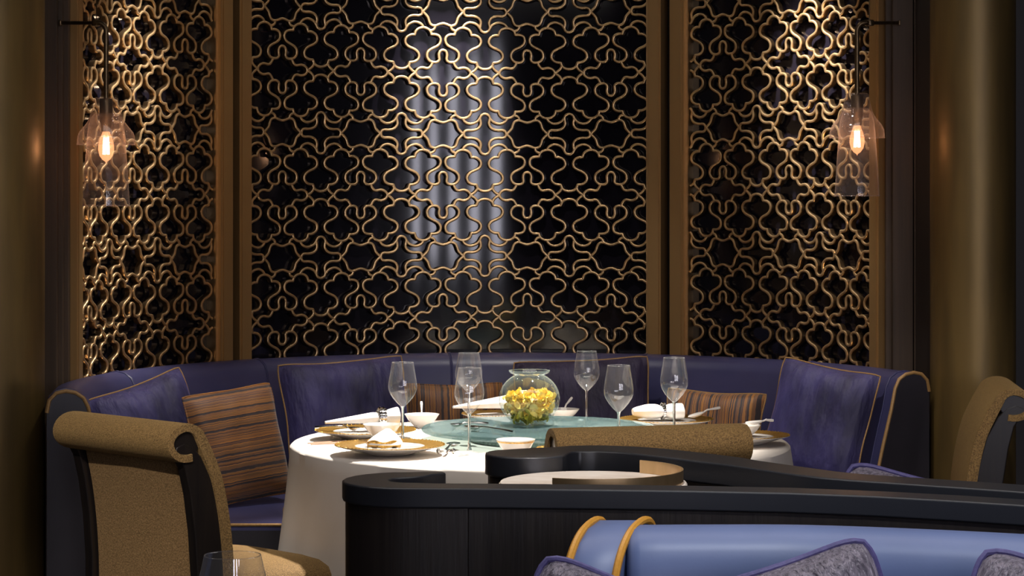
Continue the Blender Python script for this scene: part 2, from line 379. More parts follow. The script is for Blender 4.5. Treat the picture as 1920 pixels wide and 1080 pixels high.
def screen(label, th_c, hw_deg, Wdeg, zmid, stiles):
    W = R(Wdeg) * R0; hw = R(hw_deg) * R0; su, sv = W / 765, PH / 1120
    base = pol(th_c, R0); root = thing('lattice_screen', label, 'screen', base, -R(th_c), 'lattice screens around the booth')
    M = Matrix.Translation(base) @ Matrix.Rotation(-R(th_c), 4, 'Z'); Mi = M.inverted()
    z0, z1 = .79, 2.62
    cache = {}
    for k in range(-2, 4):
        for i in range(-4, 4):
            for name, ((ou, ov), lines) in MOTIFS.items():
                sc, zc = i * W + ou * su, zmid + k * PH + ov * sv
                runs = []; clipped = False
                for ln in lines:
                    cur = []
                    for a, b in ln:
                        s, z = a * su, b * sv
                        if abs(sc + s) <= hw and z0 <= zc + z <= z1: cur.append((s, z))
                        else:
                            clipped = True
                            if len(cur) > 1: runs.append(cur)
                            cur = []
                    if len(cur) > 1: runs.append(cur)
                if not runs: continue
                nm = name.replace('_lower', '')
                if clipped or name not in cache:
                    mb = MB()
                    for r_ in runs: strip(mb, r_)
                    me = mb.mesh(nm, 'lattice_brass'); me.materials.append(MATS['lattice_edge_shade'])
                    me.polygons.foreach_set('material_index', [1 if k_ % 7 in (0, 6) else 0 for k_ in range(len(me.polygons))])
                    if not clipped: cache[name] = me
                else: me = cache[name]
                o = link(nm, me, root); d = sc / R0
                o.location = (R0 * math.sin(d), R0 * math.cos(d) - R0, zc); o.rotation_euler = (0, 0, -d)
    def part(name, mb, m, smooth=False):
        mb.v = [tuple(Mi @ Vector(v)) for v in mb.v]; return mb.build(name, m, root, smooth)
    part('backing_panel', sector(1.576, 1.586, th_c - hw_deg - 1.2, th_c + hw_deg + 1.2, .70, 2.70, 40), 'black_glass', True)
    for t0, t1, inner in stiles:
        q = .42 * (1 if inner > 0 else -1)
        st_ = part('stile', sector(1.505, 1.586, min(t0, t1 - 0), max(t0, t1), .55, 2.72, 3), 'frame_brass')
        e = t1 if inner > 0 else t0
        lip = sector(1.522, 1.586, min(e, e + q), max(e, e + q), .55, 2.72, 1)
        lip.v = [tuple(Mi @ Vector(v)) for v in lip.v]; lip.build('bead', 'lattice_brass', st_, False)
        e2 = (t0 + t1) / 2
        gr = sector(1.499, 1.506, e2 - .75, e2 + .75, .55, 2.72, 1)
        gr.v = [tuple(Mi @ Vector(v)) for v in gr.v]; gr.build('raised_band', 'frame_brass', st_, False)
    for nm, za, zb in (('bottom_rail', .74, .80), ('top_rail', 2.61, 2.68)):
        part(nm, sector(1.515, 1.586, th_c - hw_deg, th_c + hw_deg, za, zb, 30), 'frame_brass', True)
    return root
screen('wide brass quatrefoil lattice screen in the middle, facing the table', -10.3, 30.7, 12.55, 1.492, [(-43.6, -41.42, 1), (20.8, 22.9, -1)])
screen('narrow brass lattice screen on the left, behind the left lamp', -63.8, 16.3, 11.08, 1.495, [(-82.4, -80.6, 1), (-47.0, -44.8, -1)])
screen('narrow brass lattice screen on the right, brightly spotlit behind the right lamp', 43.45, 16.45, 11.15, 1.512, [(24.3, 26.55, 1), (60.35, 62.5, -1)])

# ------------------------------------------------------------------ curved banquette
def sweep(prof, th0, th1, n, origin=Vector((0, 0, 0)), closed=True, cap=True):
    rows = [[pol(th0 + (th1 - th0) * i / n, r, z) - origin for r, z in prof] for i in range(n + 1)]
    return MB().grid(rows, close_v=closed, cap=cap)
TL, TR = -104.5, 73.5
o0 = pol(0, 0)
bq = thing('curved_banquette', 'curved blue leather banquette with gold piping wrapping the round table', 'sofa', o0)
back_prof = [(1.53, .10), (1.53, .80), (1.522, .84), (1.50, .862), (1.47, .868), (1.44, .862), (1.415, .845), (1.40, .815), (1.385, .74), (1.35, .60), (1.31, .42), (1.31, .10)]
bk = sweep(back_prof, TL, TR, 90, o0, True, False).build('backrest', 'blue_leather', bq)
for th, dx in ((TL, -1), (TR, 1)):
    mb = MB(); n = len(back_prof)
    e = [pol(th, r, z) - o0 for r, z in back_prof]; e2 = [pol(th + dx * .5, r, z) - o0 for r, z in back_prof]
    mb.add(e + e2, [tuple(range(n, 2 * n))] + [(i, (i + 1) % n, n + (i + 1) % n, n + i) for i in range(n)])
    mb.build('end_panel', 'dark_leather', bq, False)
    MB().tube([pol(th + dx * .45, r - .0 , z) - o0 for r, z in back_prof[1:11]], .0065, 8).build('piping', 'gold_piping', bq)
    MB().tube([pol(th - dx * 2.2, r - .0015, z + .0015) - o0 for r, z in back_prof[1:11]], .003, 6).build('seam', 'blue_leather', bq)
for th in (-72, -41.5, -9.8, 21, 50):
    for k in (-.12, .12):
        MB().tube([pol(th + k, r - .001, z + .001) - o0 for r, z in back_prof[1:11]], .0028, 6).build('seam', 'blue_leather', bq)
seat_prof = [(1.33, .43), (1.33, .445), (1.2, .452), (.84, .452), (.79, .450), (.765, .446), (.757, .440), (.757, .43)]
def seat_sweep(prof, n=80):
    """like sweep, but the left end is cut flat, square to the picture"""
    rows = []
    for i in range(n + 1):
        row = []
        for r, z in prof:
            t0 = -math.degrees(math.acos(-.42 / r)); row.append(pol(t0 + (TR - t0) * i / n, r, z) - o0)
        rows.append(row)
    return MB().grid(rows, close_v=True, cap=True)
sc_ = seat_sweep(seat_prof).build('seat_cushion', 'blue_leather', bq)
MB().tube([pol(-math.degrees(math.acos(-.424 / r)), r, .4485) - o0 for r in (1.31, 1.2, 1.1, 1.0, .9, .84, .79, .762)], .005, 6).build('piping', 'gold_piping', sc_)
MB().tube([pol(-123 + (TR + 123) * i / 60, .759, .447) - o0 for i in range(61)], .005, 6).build('piping', 'gold_piping', sc_)
seat_sweep([(1.40, .0), (1.40, .43), (.785, .43), (.785, .0)]).build('base', 'dark_leather', bq)

# ------------------------------------------------------------------ pillows
def pillow(label, c, wdt, hgt, thk, yaw, lean, roll, m, pm, group, pinch=.07, name='throw_pillow', pr=.0032, seed=0, rnd_c=.035):
    rnd = random.Random(seed); n = 22
    ph = [rnd.uniform(0, 6.28) for _ in range(6)]
    def pos(a, b, side):
        ex = 1 - pinch * (1 - b * b) - rnd_c * b ** 8; ez = 1 - pinch * (1 - a * a) - rnd_c * a ** 8
        t = max(0, (1 - a ** 4) * (1 - b ** 4)) ** .55
        wr = .06 * math.sin(5 * a + 3 * b + ph[0]) * math.sin(4 * b + ph[1]) + .035 * math.sin(11 * a - 6 * b + ph[2])
        edge = .012 * math.sin(6 * (a + b) + ph[3]) * (abs(a) ** 8 + abs(b) ** 8) * .5
        return Vector((a * wdt / 2 * ex, side * thk / 2 * t * (1 + wr) + edge * .6, b * hgt / 2 * ez))
    root = thing(name, label, 'pillow', c, 0, group)
    Mx = Matrix.Rotation(yaw, 4, 'Z') @ Matrix.Rotation(-lean, 4, 'X') @ Matrix.Rotation(roll, 4, 'Y')
    root.rotation_euler = Mx.to_euler()
    mb = MB()
    for side in (-1, 1):
        rows = [[pos(-1 + 2 * i / n, -1 + 2 * j / n, side) for j in range(n + 1)] for i in range(n + 1)]
        if side > 0: rows = rows[::-1]
        mb.grid(rows)
    mb.build('cover', m, root)
    edge = [(-1 + 2 * i / n, -1) for i in range(n)] + [(1, -1 + 2 * i / n) for i in range(n)] + [(1 - 2 * i / n, 1) for i in range(n)] + [(-1, 1 - 2 * i / n) for i in range(n)]
    MB().tube([pos(a, b, 0) * 1.004 for a, b in edge], pr, 8, closed=True).build('piping', pm, root)
    return root
G1 = 'pillows on the curved banquette'
pillow('violet-blue velvet pillow propped in the left corner behind the scroll-back chair', at(288, 822, 7.86), .39, .40, .14, R(38), R(14), R(-15), 'velvet_blue', 'gold_piping', G1, seed=1)
pillow('square orange and brown pillow with stripes running across, on the left seat', at(446, 834, 7.90), .36, .385, .12, R(40), R(14), R(-5), 'stripes_across', 'stripes_across', G1, .04, seed=2)
pillow('large navy velvet pillow with gold piping left of the glasses', at(652, 782, 8.72), .50, .44, .15, R(22), R(16), R(-3), 'velvet_blue', 'gold_piping', G1, .06, seed=3)
pillow('orange and brown upright-striped pillow behind the two overlapping wine glasses', at(852, 790, 8.93), .38, .30, .12, R(6), R(14), R(0), 'stripes_upright', 'stripes_upright', G1, .09, seed=4)
pillow('dark plum velvet pillow with gold piping behind the goldfish bowl', at(1092, 778, 9.0), .53, .44, .15, R(-6), R(14), R(-3), 'velvet_plum', 'gold_piping', G1, .05, seed=5)
pillow('orange and brown upright-striped pillow beside the right navy pillow', at(1336, 808, 8.72), .39, .31, .12, R(-20), R(15), R(2), 'stripes_upright_two', 'gold_piping', G1, .09, pr=.003, seed=6)
pillow('violet-blue velvet pillow with gold piping at the right end of the banquette', at(1535, 794, 8.38), .40, .43, .14, R(-34), R(14), R(8), 'velvet_blue', 'gold_piping', G1, .06, seed=7)

# ------------------------------------------------------------------ round table and cloth
TC = Vector((.084, 7.08, 0))
dt = thing('dining_table', 'round dining table hidden under the white cloth', 'table', TC)
MB().lathe([(0, .715), (.72, .715), (.735, .725), (.735, .742), (0, .742)], 48).build('tabletop', 'dark_wood', dt)
MB().lathe([(0, 0), (.33, 0), (.33, .03), (.08, .06), (.07, .6), (.2, .715), (0, .715)], 32).build('pedestal', 'dark_wood', dt)
def cloth_r(a, t):
    fold = math.sin(7 * a + .6) * .5 + math.sin(11 * a + 2.1) * .3 + math.sin(17 * a + 1) * .2
    rad = .752 + .10 * t ** 1.1 + .055 * t ** .9 * fold
    d = (a - math.atan2(6.47 - 7.08, .285 - .084) + PI) % (2 * PI) - PI      # pushed in by the chair at the front
    k = max(0, min(1, (.80 - abs(d)) / .2)) * max(0, min(1, (t - .12) / .16))
    k = k * k * (3 - 2 * k)
    return rad * (1 - k) + min(rad, .40 / max(.3, math.cos(d))) * k
rows = []; NA = 180
for r, z in ((.0001, .75), (.25, .75), (.5, .75), (.70, .75), (.735, .7495), (.745, .747), (.751, .741)):
    rows.append([(r * math.cos(2 * PI * j / NA), r * math.sin(2 * PI * j / NA), z) for j in range(NA)])
for k in range(1, 19):
    t = k / 18; rows.append([(cloth_r(2 * PI * j / NA, t) * math.cos(2 * PI * j / NA), cloth_r(2 * PI * j / NA, t) * math.sin(2 * PI * j / NA), .741 - .715 * t) for j in range(NA)])
tcl = MB().grid(rows, close_v=True).build('tablecloth', 'linen'); tcl.location = TC
tag(tcl, 'white floor-length cloth draped over the round dining table', 'tablecloth')

ls = thing('lazy_susan', 'teal glass turntable on a ribbed base in the middle of the table', 'turntable', TC + Vector((0, 0, .752)))
MB().lathe([(0, .028), (.352, .028), (.357, .033), (.357, .036), (.352, .041), (0, .041)], 96).build('glass_disc', 'teal_glass', ls)
mb = MB(); rr = []
for z in (0, .026):
    rr.append([((.205 + .003 * (j % 2)) * math.cos(2 * PI * j / 160), (.205 + .003 * (j % 2)) * math.sin(2 * PI * j / 160), z) for j in range(160)])
mb.grid(rr, close_v=True, cap=True).build('ribbed_base', 'turntable_rib', ls, False)
LZ = .7935

fb_p = on_plane(993, 803, LZ); fb_p = Vector((fb_p.x, 7.12, LZ))
fb = thing('goldfish_bowl', 'round clear glass bowl of yellow petals on the turntable', 'bowl', fb_p)
prof = [(.0, .004), (.042, .002), (.050, .006)] + [(.0925 * math.cos(R(a)), .080 + .0825 * math.sin(R(a)) ) for a in range(-58, 63, 6)] + [(.060, .160), (.0625, .166)]
inn = [(max(r - .003, 0), z + (.004 if i < 3 else 0)) for i, (r, z) in enumerate(prof)][::-1]
MB().lathe(prof, 48).build('bowl_wall', 'bowl_glass', fb)
MB().tube([(.0612 * math.cos(2 * PI * j / 48), .0612 * math.sin(2 * PI * j / 48), .166) for j in range(48)], .0016, 6, closed=True).build('rim', 'bowl_glass', fb)
MB().lathe([(0, 0), (.048, 0), (.05, .004), (.044, .010), (0, .010)], 40).build('foot', 'bowl_glass', fb)
def petals(label, mname, count, seed, zlo, zhi, name):
    rnd = random.Random(seed); mb = MB()
    for _ in range(count):
        z = rnd.uniform(zlo, zhi); rm = math.sqrt(max(.0001, .0885 ** 2 - (z - .080) ** 2)) - .016
        a = rnd.uniform(0, 2 * PI); rad = rm * math.sqrt(rnd.uniform(.15, 1)); c = Vector((rad * math.cos(a), rad * math.sin(a), z + (.02 * (1 - (rad / .08) ** 2) if z > .07 else 0)))
        M = Matrix.Rotation(rnd.uniform(0, 6.3), 3, 'Z') @ Matrix.Rotation(rnd.uniform(-1.1, 1.1), 3, 'X') @ Matrix.Rotation(rnd.uniform(-.8, .8), 3, 'Y')
        L, Wd, cu = rnd.uniform(.012, .019), rnd.uniform(.009, .015), rnd.uniform(-.007, .009)
        rows = []
        for i in range(6):
            u = i / 5; wi = Wd * math.sin(PI * min(1, .12 + .86 * u)) ** .7
            rows.append([c + M @ Vector((wi * v, (u - .5) * 2 * L, cu * (4 * (u - .5) ** 2) + .004 * v * v - .002 * math.sin(9 * u + 3 * v))) for v in (-1, -.5, 0, .5, 1)])
        mb.grid(rows)
    o = mb.build(name, mname); o.location = fb_p; o['kind'] = 'stuff'; return tag(o, label, 'flowers')
petals('heap of bright yellow flower petals filling the glass bowl', 'petal', 260, 4, .040, .084, 'flower_petals')
petals('greenish yellow petals at the bottom of the glass bowl', 'petal_green', 90, 9, .018, .046, 'flower_petals')

# ------------------------------------------------------------------ wine glasses
def glass_profile(h=.235, rb=.0435):
    return [(.0, .0015), (.036, .0015), (.037, .003), (.020, .006), (.007, .012), (.0042, .022), (.0038, .06), (.0040, .102), (.006, .110),
            (.016, .119), (.028, .132), (rb * .88, .146), (rb * .98, .157), (rb, .166), (rb * .98, .178), (rb * .92, .195), (rb * .83, .215), (rb * .755, h), (rb * .74, h)]
def wine_glass(label, p, h=.235, rb=.0435, group='wine glasses on the round table', name='wine_glass'):
    root = thing(name, label, 'glass', p, 0, group)
    k = h / .235; P = [(r, z * k) for r, z in glass_profile(.235, rb)]
    MB().lathe(P[:5], 32).build('foot', 'clear_glass', root)
    MB().lathe(P[4:9], 20).build('stem', 'solid_glass', root)
    MB().lathe(P[8:], 40).build('bowl', 'clear_glass', root)
    r_ = P[-1][0]
    MB().tube([(r_ * math.cos(2 * PI * j / 40), r_ * math.sin(2 * PI * j / 40), h) for j in range(40)], .0009, 5, closed=True).build('rim', 'clear_glass', root)
    return root
def gp(x, D): return Vector(((x - CX) * D / F, D, .7515))
wine_glass('wine glass standing between the napkin plate and the turntable', gp(755, 6.95), .245, .0425)
wine_glass('tall wine glass in front at the turntable edge, overlapping another glass behind', gp(880, 6.70), .247, .0425)
wine_glass('wine glass at the back left, seen through the tall front glass', gp(879, 7.52))
wine_glass('tallest-standing wine glass in front of the plum pillow', gp(1100, 7.56), .238, .0415)
wine_glass('wine glass just behind the gold chair back, right of the bowl', gp(1160, 6.74), .251, .0428)
wine_glass('rightmost wine glass beside the upright-striped pillow', gp(1264, 7.08), .250, .042)

# ------------------------------------------------------------------ plates, bowls, napkins, cutlery
def charger(label, p, rad=.165, tilt=0):
    root = thing('charger_plate', label, 'plate', p, 0, 'gold-rimmed charger plates')
    s = rad / .165
    MB().lathe([(0, 0), (.06 * s, 0), (.072 * s, .004), (.12 * s, .016), (.165 * s, .0275), (.165 * s, .0285), (.150 * s, .0275), (.104 * s, .0245), (.098 * s, .0225), (0, .0215)], 64).build('plate_body', 'porcelain', root)
    MB().lathe([(.104 * s, .0251), (.150 * s, .0281), (.1645 * s, .0293), (.1645 * s, .0286), (.150 * s, .0276), (.104 * s, .0246)], 64).build('gold_rim', 'plate_gold', root)
    b = MB()
    for j in range(72):
        a = 2 * PI * j / 72; c = Vector((.162 * s * math.cos(a), .162 * s * math.sin(a), .0292))
        b.add([c + Vector(q) * .0026 for q in ((1, 0, 0), (-1, 0, 0), (0, 1, 0), (0, -1, 0), (0, 0, 1))], [(0, 2, 4), (2, 1, 4), (1, 3, 4), (3, 0, 4)])
    e = b.build('beaded_edge', 'plate_gold', root); e['kind'] = 'stuff'
    return root
def bowl(label, p, rad=.055, h=.05, band=True, m='porcelain', name='soup_bowl'):
    root = thing(name, label, 'bowl', p, 0, 'small white bowls')
    s, k = rad / .055, h / .05
    MB().lathe([(0, 0), (.022 * s, 0), (.0235 * s, .004 * k), (.030 * s, .012 * k), (.044 * s, .030 * k), (.0545 * s, .049 * k), (.055 * s, .05 * k), (.0535 * s, .05 * k), (.043 * s, .031 * k), (.028 * s, .013 * k), (0, .008 * k)], 48).build('bowl_wall', m, root)
    if band:
        MB().lathe([(.0516 * s, .0425 * k), (.0536 * s, .0460 * k)], 48).build('gold_band', 'plate_gold', root)
    return root
def spoon(label, p, rz, L=.13, m='porcelain', tilt=0, name='soup_spoon', ladle=.018, group=None):
    root = thing(name, label, 'spoon', p, rz, group)
    root.rotation_euler = (tilt, 0, rz)
    mb = MB(); rows = []
    for i in range(9):
        u = -1 + 2 * i / 8; wd = ladle * math.sqrt(max(.02, 1 - u * u))
        rows.append([(wd * v, u * ladle * 1.6, .002 + .010 * (v * v * (1 - u * u) + u * u)) for v in (-1, -.6, 0, .6, 1)])
    mb.grid(rows); o = mb.build('spoon_bowl', m, root)
    md = o.modifiers.new('thick', 'SOLIDIFY'); md.thickness = .002
    pts = [(0, ladle * 1.45, .011), (0, ladle * 2.2, .015), (0, L * .6, .014), (0, L, .010)]
    MB().tube(smooth_path(pts, 4), [.0028] * 9 + [.0034, .004, .0045, .004], 8).build('handle', m, root)
    return root
def napkin_roll(label, p, rz, L=.17, rad=.020, tilt=0, waist=.75, taper=False):
    root = thing('rolled_napkin', label, 'napkin', p, rz, 'rolled napkins')
    rows = []
    for i in range(25):
        u = i / 24; r_ = rad * (.55 + .75 * min(1, u * 3.2) ** .7 - .45 * math.exp(-((u - waist) / .09) ** 2) + .25 * max(0, u - waist)) if not taper else rad * (.22 + 1.0 * u - .40 * math.exp(-((u - waist) / .07) ** 2) + .5 * max(0, u - waist))
        rows.append([(r_ * 1.35 * math.cos(2 * PI * j / 28) * (1 + .06 * math.sin(3 * 2 * PI * j / 28 + 3 * u) + .04 * math.sin(7 * 2 * PI * j / 28)), (u - .5) * L, rad * .95 + r_ * .8 * math.sin(2 * PI * j / 28) + tilt * u) for j in range(28)])
    MB().grid(rows, close_v=True, cap=True).build('rolled_cloth', 'napkin_cloth', root)
    return root
def napkin_ring(label, p, rz, rad=.024, m='silver', wd=.016):
    root = thing('napkin_ring', label, 'ring', p, rz, 'napkin rings')
    mb = MB(); rows = []
    for y in (-wd / 2, -wd / 2 + .002, wd / 2 - .002, wd / 2):
        q = rad + (.002 if abs(y) < wd / 2 else 0)
        rows.append([(q * 1.12 * math.cos(2 * PI * j / 32), y, q * math.sin(2 * PI * j / 32)) for j in range(32)])
    mb.grid(rows, close_v=True).build('band', m, root)
    g = MB()
    for j in range(20):
        a = 2 * PI * j / 20
        for y in (-wd / 4, wd / 4):
            c = Vector(((rad + .003) * 1.12 * math.cos(a), y, (rad + .003) * math.sin(a)))
            g.add([c + Vector(q) * .0028 for q in ((1, 0, 0), (-1, 0, 0), (0, 1, 0), (0, -1, 0), (0, 0, 1), (0, 0, -1))], [(0, 2, 4), (2, 1, 4), (1, 3, 4), (3, 0, 4), (2, 0, 5), (1, 2, 5), (3, 1, 5), (0, 3, 5)])
    s_ = g.build('studs', m, root, False); s_['kind'] = 'stuff'
    return root
TZ = .7515
# left rear setting
p = on_plane(685, 823, TZ); charger('gold-rimmed charger plate at the back left, under a napkin with a ring', p, .155)
napkin_roll('white rolled napkin held by a studded ring, on the back left plate', p + Vector((-.012, .0, .030)), R(-74), .225, .024, .016, .78, True)
napkin_ring('studded silver ring around the back left napkin', p + Vector((-.012 + .0606, .0174, .030 + .0228 + .0125)), R(-74), .026, 'silver', .024)
spoon('silver spoon handle poking out under the back left napkin', p + Vector((-.03, -.075, .030)), R(80), .12, 'silver', name='table_spoon', ladle=.013)
bowl('small plain white bowl between the two left plates', on_plane(716, 822, TZ + .0300), .056, .042, False)
# left front setting
p = on_plane(731, 852, TZ); charger('front left charger plate with wide gold rim and an empty white well', p, .158)
# napkin cone standing on the front plate
nc = thing('folded_napkin', 'peaked white napkin with a gold band on the front left plate', 'napkin', p + Vector((-.016, -.005, .022)))
rows = []
for i in range(12):
    u = i / 11; wd, dp, hh = .046 * (1 - u ** 1.5) + .006, .034 * (1 - u) + .005, .008 + .044 * u
    rows.append([((wd * math.cos(2 * PI * j / 24)) * (1 + .05 * math.sin(5 * 2 * PI * j / 24)) + .010 * u, dp * math.sin(2 * PI * j / 24), hh) for j in range(24)])
MB().grid(rows, close_v=True, cap=True).build('folded_cloth', 'napkin_cloth', nc)
rows = [[((.048 + .002 * math.sin(4 * a)) * math.cos(a), .036 * math.sin(a), z + .003 * math.sin(5 * a)) for a in [2 * PI * j / 32 for j in range(32)]] for z in (.002, .007, .014, .019)]
MB().grid(rows, close_v=True).build('gold_band', 'plate_gold', nc)
# chopsticks by the left edge
for k, lb in ((0, 'upper'), (1, 'lower')):
    a, b = on_plane(577 + 6 * k, 834 + 2 * k, TZ), on_plane(668, 829 + 2.5 * k, TZ)
    cs = MB().tube([Vector((0, 0, .0045)), (b - a) * .5 + Vector((0, 0, .0045)), (b - a) + Vector((0, 0, .0045))], [.0022, .003, .0038], 8).build('chopstick', 'chopstick_wood')
    cs.location = a; tag(cs, 'thin wooden chopstick by the left table edge, ' + lb + ' of the pair', 'chopstick', 'pair of chopsticks')
# back left soup bowl with white spoon
p = on_plane(791, 801, TZ); bowl('white soup bowl with an upright spoon behind the turntable edge', p, .056, .042, False)
spoon('white porcelain spoon standing up in the back left soup bowl', p + Vector((0, -.008, .010)), R(5), .075, tilt=R(58), group='porcelain spoons')
# back centre setting
p = on_plane(930, 791.5, TZ); charger('gold-rimmed charger plate at the back of the table behind the turntable', p, .113)
napkin_roll('white rolled napkin at the back, left of the goldfish bowl', p + Vector((-.05, 0, .030)), R(-70), .19, .023, .012, 1.3, True)
p = on_plane(1055, 787, TZ); bowl('white soup bowl with a slanted spoon right of the goldfish bowl', p, .056, .036, False)
spoon('white porcelain spoon leaning in the bowl right of the goldfish bowl', p + Vector((.0, 0, .012)), R(-40), .075, tilt=R(42), group='porcelain spoons')
# right rear setting
p = on_plane(1250, 802, TZ); charger('charger plate at the right rear with napkin on it', p, .15)
napkin_roll('white rolled napkin with banded ring on the right rear plate', p + Vector((-.03, 0, .030)), R(-80), .16, .023, 0, .62)
napkin_ring('slim dark-banded ring around the right rear napkin', p + Vector((-.03 + .0189, .0033, .030 + .0219)), R(-80), .0245, 'silver', .012)
spoon('white porcelain spoon on the right rim of the right rear plate', p + Vector((.095, -.02, .033)), R(-70), .085, tilt=R(14), group='porcelain spoons')
# far right setting
p = on_plane(1396, 833, TZ); charger('charger plate at the right table edge, half hidden by the gold chair', p, .135)
bowl('small white bowl on the right edge plate', p + Vector((.0, .01, .0225)), .05, .034, False)
spoon('white porcelain spoon on the bowl at the right table edge', p + Vector((.03, .0, .055)), R(-75), .06, tilt=R(4), group='porcelain spoons')
# front centre setting
p = on_plane(967, 858, TZ); bowl('white bowl with a gold band in front of the turntable', p, .0555, .052)
p2 = on_plane(1075, 860, TZ); charger('charger plate mostly hidden behind the gold chair back in front', p2, .105)
napkin_roll('white rolled napkin end beside the gold chair back in front', p2 + Vector((-.03, .0, .030)), R(-20), .12, .02)
# cutlery
a = on_plane(850, 843, TZ)
spoon('silver spoon lying on the cloth right of the front left plate', a + Vector((0, 0, .006)), R(174), .18, 'silver', name='table_spoon', ladle=.021, group='silver table spoons')
kn = thing('spoon_rest', 'silver rest bar under the spoon on the cloth', 'rest', on_plane(836, 850, TZ), R(0))
MB().tube([(-.022, 0, .006), (0, 0, .0045), (.022, 0, .006)], .004, 8).build('bar', 'silver', kn)
for s in (-1, 1): MB().lathe([(0, -.004), (.005, 0), (.006, .006), (.004, .011), (0, .013)], 10, (s * .022, 0, .002)).build('knob', 'silver', kn)
a = on_plane(886, 808, LZ); b = on_plane(1000, 822, LZ)
spoon('long silver serving spoon on the front of the turntable', a + Vector((0, 0, .001)), R(-90) + math.atan2(b.y - a.y, b.x - a.x), .19, 'silver', name='serving_spoon', ladle=.02, group='turntable servers')
a = on_plane(856, 803, LZ)
spoon('short silver spoon at the left of the turntable', a + Vector((0, 0, .001)), R(-70), .10, 'silver', name='serving_spoon', ladle=.012, group='turntable servers')

# ------------------------------------------------------------------ scroll-back chairs
def make_chair(label, loc, rz):
    root = thing('dining_chair', label, 'chair', loc, rz, 'scroll-back chairs')
    Wc = .53; th = .036; rr = .052
    cy, cz = -.355, .838
    path = smooth_path([(-.195, .40, 0), (-.200, .52, 0), (-.215, .64, 0), (-.240, .745, 0), (-.275, .822, 0)], 5)
    P = [(p.x, p.y) for p in path]
    P += [(cy + rr * 1.25 * math.cos(R(a)), cz + rr * math.sin(R(a))) for a in range(34, 300, 14)]
    # pad: strip of thickness th on the inner side of the path
    outer = P; inner = []
    for i in range(len(P)):
        a = P[max(0, i - 1)]; b = P[min(len(P) - 1, i + 1)]; t = Vector((b[0] - a[0], b[1] - a[1])).normalized()
        k = th if i < 21 else max(.022, th - .003 * (i - 20))
        inner.append((P[i][0] - t.y * k, P[i][1] + t.x * k))
    loop = outer + inner[::-1]
    rows = []
    for x, sh in [(-Wc / 2, .88), (-Wc / 2 + .004, .95), (-Wc / 2 + .013, 1), (Wc / 2 - .013, 1), (Wc / 2 - .004, .95), (Wc / 2, .88)]:
        n = len(outer); row = []
        for k in range(2 * n):
            i = k if k < n else 2 * n - 1 - k
            m_ = Vector(((outer[i][0] + inner[i][0]) / 2, (outer[i][1] + inner[i][1]) / 2)); q = Vector(loop[k]); q = m_ + (q - m_) * sh
            row.append((x, q.x, q.y))
        rows.append(row)
    MB().grid(rows, close_v=True).build('back_pad', 'gold_fabric', root)
    n = len(outer)
    for ring in (rows[0], rows[-1]):                # close the pad's sides
        MB().grid([[ring[i], ring[2 * n - 1 - i]] for i in range(n)]).build('pad_edge', 'gold_fabric', root)
    # dark wooden side frames behind the pad
    fr = [(-.234, .0), (-.234, .40), (-.238, .52), (-.252, .64), (-.277, .735), (-.310, .800), (-.335, .822), (-.362, .836), (-.385, .828), (-.388, .808), (-.37, .795), (-.352, .77), (-.338, .70), (-.322, .60), (-.312, .48), (-.310, .40), (-.330, .22), (-.365, .0), (-.325, .0), (-.282, .22), (-.27, .30), (-.262, .0)]
    fr = [(-.226, .40), (-.231, .52), (-.246, .64), (-.271, .735), (-.306, .800), (-.335, .828), (-.362, .838), (-.386, .830), (-.392, .812), (-.375, .797), (-.358, .77), (-.340, .70), (-.325, .60), (-.316, .48), (-.316, .40), (-.335, .22), (-.372, .0), (-.330, .0), (-.285, .22), (-.250, .36)]
    for s in (-1, 1):
        x0 = s * (Wc / 2 - .006); x1 = s * (Wc / 2 - .042); n = len(fr)
        mb = MB(); mb.add([(x0, a, b) for a, b in fr] + [(x1, a, b) for a, b in fr], [tuple(range(n)), tuple(range(2 * n - 1, n - 1, -1))] + [(i, n + i, n + (i + 1) % n, (i + 1) % n) for i in range(n)])
        mb.build('side_frame', 'chair_wood', root, False, .004)
    for s in (-1, 1):
        el = [(cy + .046 * math.cos(2 * PI * j / 24), cz - .002 + .034 * math.sin(2 * PI * j / 24)) for j in range(24)]; x0, x1 = s * (Wc / 2 - .007), s * (Wc / 2 - .03)
        MB().add([(x0, a, b) for a, b in el] + [(x1, a, b) for a, b in el], [tuple(range(24)), tuple(range(47, 23, -1))] + [(i, 24 + i, 24 + (i + 1) % 24, (i + 1) % 24) for i in range(24)]).build('scroll_end', 'chair_wood', root, False, .003)
    # upholstered rear panel between the frames
    rp = smooth_path([(-.305, .36, 0), (-.306, .48, 0), (-.315, .60, 0), (-.330, .70, 0), (-.350, .785, 0)], 4)
    rows = []
    for x, d in ((-Wc / 2 + .036, .02), (-Wc / 2 + .05, .006), (0, 0), (Wc / 2 - .05, .006), (Wc / 2 - .036, .02)):
        rows.append([(x, p.x + d, p.y) for p in rp] + [(x, p.x + .045, p.y) for p in rp[::-1]])
    MB().grid(rows, close_v=True, cap=True).build('rear_panel', 'gold_rear_fabric', root)
    # seat
    sq = []
    for j in range(40):
        a = 2 * PI * j / 40; c, s_ = math.cos(a), math.sin(a)
        sq.append((.272 * math.copysign(abs(c) ** .45, c), .0 + .21 * math.copysign(abs(s_) ** .45, s_)))
    rows = [[(x * k, y * k, z) for x, y in sq] for k, z in ((.001, .478), (.5, .477), (.85, .470), (.96, .455), (1, .435), (1, .405), (.98, .385), (.001, .385))]
    MB().grid(rows, close_v=True).build('seat_cushion', 'gold_fabric', root)
    MB().prism([(x * .97, y * .97) for x, y in sq], .33, .388).build('apron', 'chair_wood', root, False)
